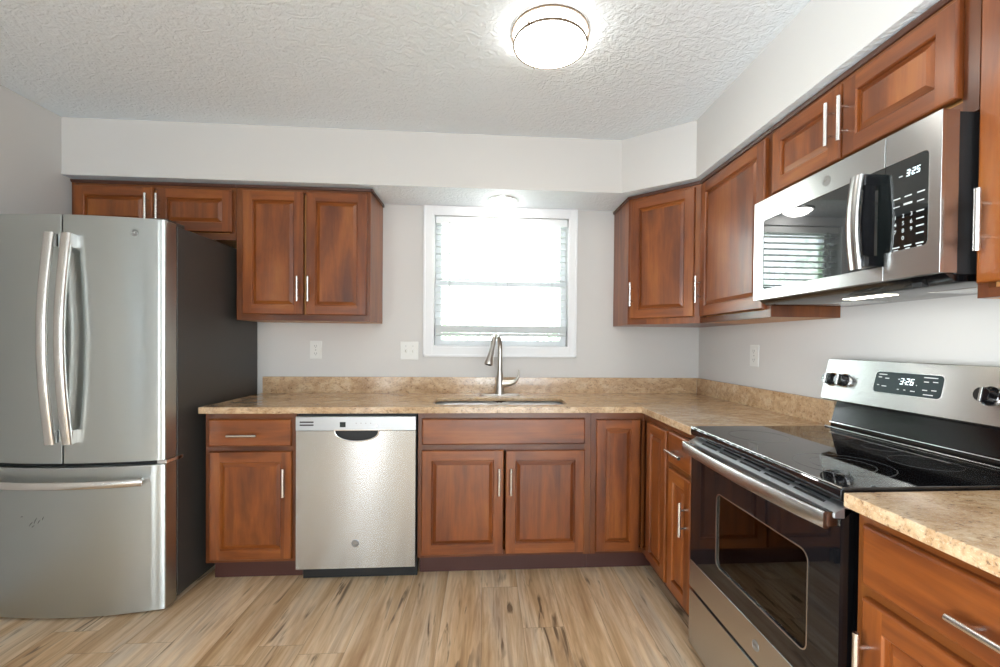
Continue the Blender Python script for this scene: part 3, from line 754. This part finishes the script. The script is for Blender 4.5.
# backguard
bgp = bpy.data.objects.new('backguard', None); C.objects.link(bgp); bgp.parent = st
MB().prism([(23.8, 41.1), (23.1, 38.9), (22.7, 37.4), (22.55, 37.1), (22.55, 36.3), (25.3, 36.3), (25.3, 46.6), (23.8, 46.6)], .6, W-.3, 'x').build('riser', M['black'], bgp, bevel=.05)
MB().tube([(.6, 22.5, 37.1), (W-.3, 22.5, 37.1)], .13, 8).build('chrome_rail', M['chrome'], bgp)
MB().tube([(.3, 21.9, 36.42), (W-.3, 21.9, 36.42)], .11, 8).build('chrome_rail', M['steelv'], bgp)
tl = math.atan2(1.35, 6.3)                       # lean of the panel
pn = bpy.data.objects.new('control_panel', None); C.objects.link(pn); pn.parent = bgp
pn.location = (0, 21.3*IN, 40.85*IN); pn.rotation_euler = (-tl, 0, 0)
Hh = 6.4
MB().prism(rrect(-.1, W+.1, 0, Hh, .35, 4), 0, .9, 'y').build('steel_face', M['steel'], pn, bevel=.05)
MB().prism(rrect(-.2, W+.2, -.1, Hh+.1, .4, 4), .35, 1.6, 'y').build('panel_shell', M['black'], pn)
DX0, DX1, DZ0, DZ1 = 9.0, 18.1, 2.1, 4.95
MB().prism(rrect(DX0-.12, DX1+.12, DZ0-.12, DZ1+.12, .6), -.03, 0, 'y').build('display_rim', M['chrome'], pn)
dp = MB().prism(rrect(DX0, DX1, DZ0, DZ1, .5), -.06, -.02, 'y').build('display', M['dispglass'], pn)
digits(MB(), '3:26', DX0+3.7, DZ0+1.35, .82, -.085).build('clock_digits', M['led'], dp)
mb = MB()
for x, z_, w2 in ((.5, 2.5, 1.2), (.5, 2.1, .5), (1.5, 2.0, .6), (.5, 1.0, .3), (1.2, .9, .7), (3.4, 2.0, .25), (3.5, .65, .25), (4.4, .65, .25), (5.3, .6, .6), (6.7, 2.5, 1.7), (6.8, 1.95, .6), (7.9, 2.0, .6), (6.8, .9, .6), (7.9, .95, .6), (7.0, .35, 1.2), (5.9, 1.4, .12)):
    B(DX0+x, DX0+x+w2, -.075, -.06, DZ0+z_-.055, DZ0+z_+.055).build('display_mark', M['mark'], dp)
def knob(x, z_):
    o = MB().lathe([(1.0, 0), (1.0, -.15), (.86, -.25), (.84, -1.05), (.76, -1.2), (.05, -1.22)], (x, 0, z_), 'y', 26).build('knob', M['gloss'], pn)
    MB().lathe([(1.08, 0), (1.08, -.16), (1.0, -.2), (.95, -.1)], (x, 0, z_), 'y', 26).build('knob_collar', M['chrome'], o)
    B(x-.13, x+.13, -1.32, -1.15, z_-.8, z_+.8).build('knob_grip', M['steelv'], o, bevel=.05)
for x in (1.55, 3.95, W-5.9, W-3.5): knob(x, 3.15)
MB().box(6.0, 6.12, -.02, 0, 3.6, 3.72).box(6.0, 6.12, -.02, 0, 3.0, 3.12).build('indicator_marks', M['matteblack'], pn)

# ------------------------------------------------------------------ microwave
mw = thing('over_range_microwave', 'stainless over-the-range microwave with black keypad on the right wall', 'microwave', (42.2, 66.3, 56.2), RZ)
W = 28.4; H = 15.2
B(.1, W-.1, 1.75, 15.6, -.1, H-.1).build('case', M['matteblack'], mw, bevel=.05)
B(.0, W-.0, .4, 1.75, .0, H).build('side_trim', M['steelv'], mw)
MB().prism([(.6, .1), (2.0, -.75), (15.7, -.75), (15.7, .1)], .4, W-.3, 'x').build('underside', M['black'], mw)
SP = 22.6
d = bpy.data.objects.new('door', None); C.objects.link(d); d.parent = mw
gx0, gx1, gz0, gz1 = 2.3, SP+.0, 1.55, 12.0
n_o = [(0, 0), (SP-.04, 0), (SP-.04, gz0), (gx0, gz0), (gx0, gz1), (SP-.04, gz1), (SP-.04, H), (0, H)]
def cshape(mb, y0, y1):
    mb.prism([(0, 0), (SP-.04, 0), (SP-.04, gz0), (gx0+.4, gz0), (gx0+.12, gz0+.12), (gx0, gz0+.4), (gx0, gz1-.4), (gx0+.12, gz1-.12), (gx0+.4, gz1), (SP-.04, gz1), (SP-.04, H), (0, H)], y0, y1, 'y')
mb = MB(); cshape(mb, 0, .45); mb.build('steel_frame', M['steel'], d, bevel=.05)
B(gx0-.2, SP-.04, .08, .44, gz0-.2, gz1+.2).build('window', M['mwglass'], d)
emblem(d, 14.6, 13.55, .62, 0)
cp = bpy.data.objects.new('control_panel', None); C.objects.link(cp); cp.parent = mw
px1 = SP+4.6
MB().prism([(SP+.04, 0), (W, 0), (W, H), (SP+.04, H), (SP+.04, gz1), (px1-.4, gz1), (px1-.12, gz1-.12), (px1, gz1-.4), (px1, gz0+1.35+.4), (px1-.12, gz0+1.35+.12), (px1-.4, gz0+1.35), (SP+.04, gz0+1.35)], 0, .45, 'y').build('steel_surround', M['steel'], cp, bevel=.05)
kp = B(SP+.04, px1+.1, .05, .44, gz0+1.2, gz1+.1).build('keypad', M['mwglass'], cp)
digits(MB(), '3:25', SP+2.35, 10.2, .62, .02).build('clock_digits', M['led'], kp)
mb = MB()
mb.box(SP+1.55, SP+1.95, .035, .05, 10.35, 10.45)
for x in (1.0, 2.2, 3.5): mb.box(SP+x, SP+x+.75, .035, .05, 8.15, 8.27)
for x, zz_ in ((1.0, 7.35), (3.5, 7.3)): mb.box(SP+x, SP+x+.7, .035, .05, zz_, zz_+.1)
mb.box(SP+2.1, SP+3.0, .035, .05, 7.35, 7.55)
for k in range(4): mb.box(SP+3.45, SP+4.2, .035, .05, 6.3-k*.72, 6.42-k*.72)
for x in (1.0, 2.25, 3.45): mb.box(SP+x, SP+x+.75, .035, .05, 3.15, 3.27).box(SP+x+.1, SP+x+.6, .035, .05, 2.9, 2.98)
mb.build('key_marks', M['mark'], kp)
def glyph(mb, ch, x, z, h, y):
    cu = bpy.data.curves.new('t', 'FONT'); cu.body = ch; cu.size = h*IN*1.4; cu.align_x = 'CENTER'; cu.align_y = 'CENTER'
    o = bpy.data.objects.new('t', cu); C.objects.link(o); bpy.context.view_layer.update()
    me = bpy.data.meshes.new_from_object(o.evaluated_get(bpy.context.evaluated_depsgraph_get()))
    idx = [mb.vert((x+v.co.x/IN, y, z+v.co.y/IN)) for v in me.vertices]
    for p in me.polygons: mb.face([idx[k] for k in p.vertices])
    bpy.data.objects.remove(o); bpy.data.meshes.remove(me); bpy.data.curves.remove(cu)
mb = MB()
for i, ch in enumerate('1234567890'):
    r_, c_ = (i//3, i % 3) if i < 9 else (3, 1)
    glyph(mb, ch, SP+1.25+c_*.85, 6.3-r_*.75, .40, .03)
mb.build('keypad_numbers', M['mark'], kp)
# curved handle with black end brackets
hp = []
for k in range(15):
    u = k/14; hp.append((SP-1.75, -1.55-.45*math.sin(PI*u), 1.5+10.2*u))
hh = MB().rectbar(hp, 1.5, .5, (1, 0, 0)).build('handle', M['steel'], d, smooth=50)
for z_ in (2.2, 11.0): B(SP-2.4, SP-.85, -1.45, .3, z_-.6, z_+.7).build('handle_bracket', M['gloss'], hh, bevel=.15)
MB().prism([(-1.3, 2.6), (-.2, 2.4), (-.2, 10.8), (-1.3, 10.6), (-1.6, 6.6)], SP-1.15, SP-.9, 'x').build('handle_shield', M['gloss'], hh)
B(11.4, 17.4, 5.2, 7.0, -.82, -.74).build('cooktop_lamp', M['mwlamp'], mw)
for x in (3.0, 19.6): B(x, x+7.0, 8.5, 13.5, -.80, -.74).build('grease_filter', M['steel'], mw)
B(24.3, 25.3, 1.5, 2.4, -.95, -.4).build('latch', M['matteblack'], mw, bevel=.1)

# ------------------------------------------------------------------ lights
cl = thing('ceiling_light', 'round lit flush-mount ceiling light with two thin metal rings', 'ceiling light', (9.5, 67.0, CEIL-2.4))
MB().lathe([(.01, 0), (3.6, .02), (5.0, .12), (5.4, .35), (5.5, .7), (5.55, 2.1), (5.55, 2.38)], (0, 0, 0), n=48).build('glass_drum', M['lamp'], cl)
def hoop(z_, r, name='metal_ring'):
    MB().lathe([(r, z_), (r+.2, z_), (r+.2, z_+.3), (r, z_+.3), (r, z_)], (0, 0, 0), n=48).build(name, M['bronze'], cl)
hoop(2.0, 5.78); hoop(.35, 5.5)
for a in (-.35, 1.9, 4.0): B(-.1, .1, -.05, .22, .25, .95).build('clip', M['bronze'], cl, (5.62*math.cos(a), 5.62*math.sin(a), 0), (0, 0, a-PI/2))
fill_light = thing('ceiling_light', 'added unseen fill light behind the camera, shaped like the ceiling light', 'ceiling light', (0, -32, CEIL-2.4))  # second fixture, added out of view as fill from the camera side
MB().lathe([(.01, 0), (3.6, .02), (5.0, .12), (5.4, .35), (5.5, .7), (5.55, 2.1), (5.55, 2.38)], (0, 0, 0), n=48).build('glass_drum', M['lamp'], fill_light)
sl = thing('soffit_light', 'small round lit downlight in the soffit above the window', 'ceiling light', (3.9, 108.4, SOF-.75))
MB().lathe([(.01, -.9), (1.8, -.75), (2.8, -.2), (3.2, .3), (3.3, .7)], (0, 0, 0), n=36).build('lens', M['lamp2'], sl)
MB().lathe([(3.35, .25), (3.75, .45), (3.8, .74), (3.35, .74), (3.35, .25)], (0, 0, 0), n=36).build('trim_ring', M['nickel'], sl)

# ------------------------------------------------------------------ outlets and switch
def outlet(label, loc, rz, w=3.0, h=4.6):
    t = thing('wall_outlet', label, 'outlet', loc, rz)
    B(-w/2, w/2, -.22, 0, -h/2, h/2).build('cover_plate', M['plate'], t, bevel=.1)
    for z_ in (-.95, .95):
        o = MB().prism(rrect(-.62, .62, z_-.62, z_+.62, .35), -.30, -.2, 'y').build('socket', M['plate'], t)
        MB().box(-.3, -.2, -.31, -.28, z_-.1, z_+.3).box(.2, .3, -.31, -.28, z_-.1, z_+.3).box(-.08, .08, -.31, -.28, z_-.4, z_-.22).build('slots', M['slot'], o)
    MB().lathe([(.12, -.22), (.12, -.25), (.02, -.26)], (0, 0, 0), 'y', 10).build('screw', M['slot'], t)
outlet('white wall outlet under the left wall cabinet', (-43.35, D, 46.9), 0)
outlet('white wall outlet on the right wall, between corner and stove', (R, 90.0, 46.9), RZ)
t = thing('light_switch', 'white double toggle switch plate left of the window', 'switch', (-19.75, D, 46.9))
B(-2.3, 2.3, -.22, 0, -2.35, 2.35).build('cover_plate', M['plate'], t, bevel=.1)
for x in (-.9, .9):
    MB().prism([(-.2, -.45), (-.2, .45), (-.28, .45), (-.62, .34), (-.66, .16), (-.28, -.45)], x-.19, x+.19, 'x').build('toggle', M['plate'], t)
    MB().lathe([(.1, -.22), (.1, -.25), (.02, -.25)], (x, 0, 1.2), 'y', 8).build('screw', M['slot'], t)
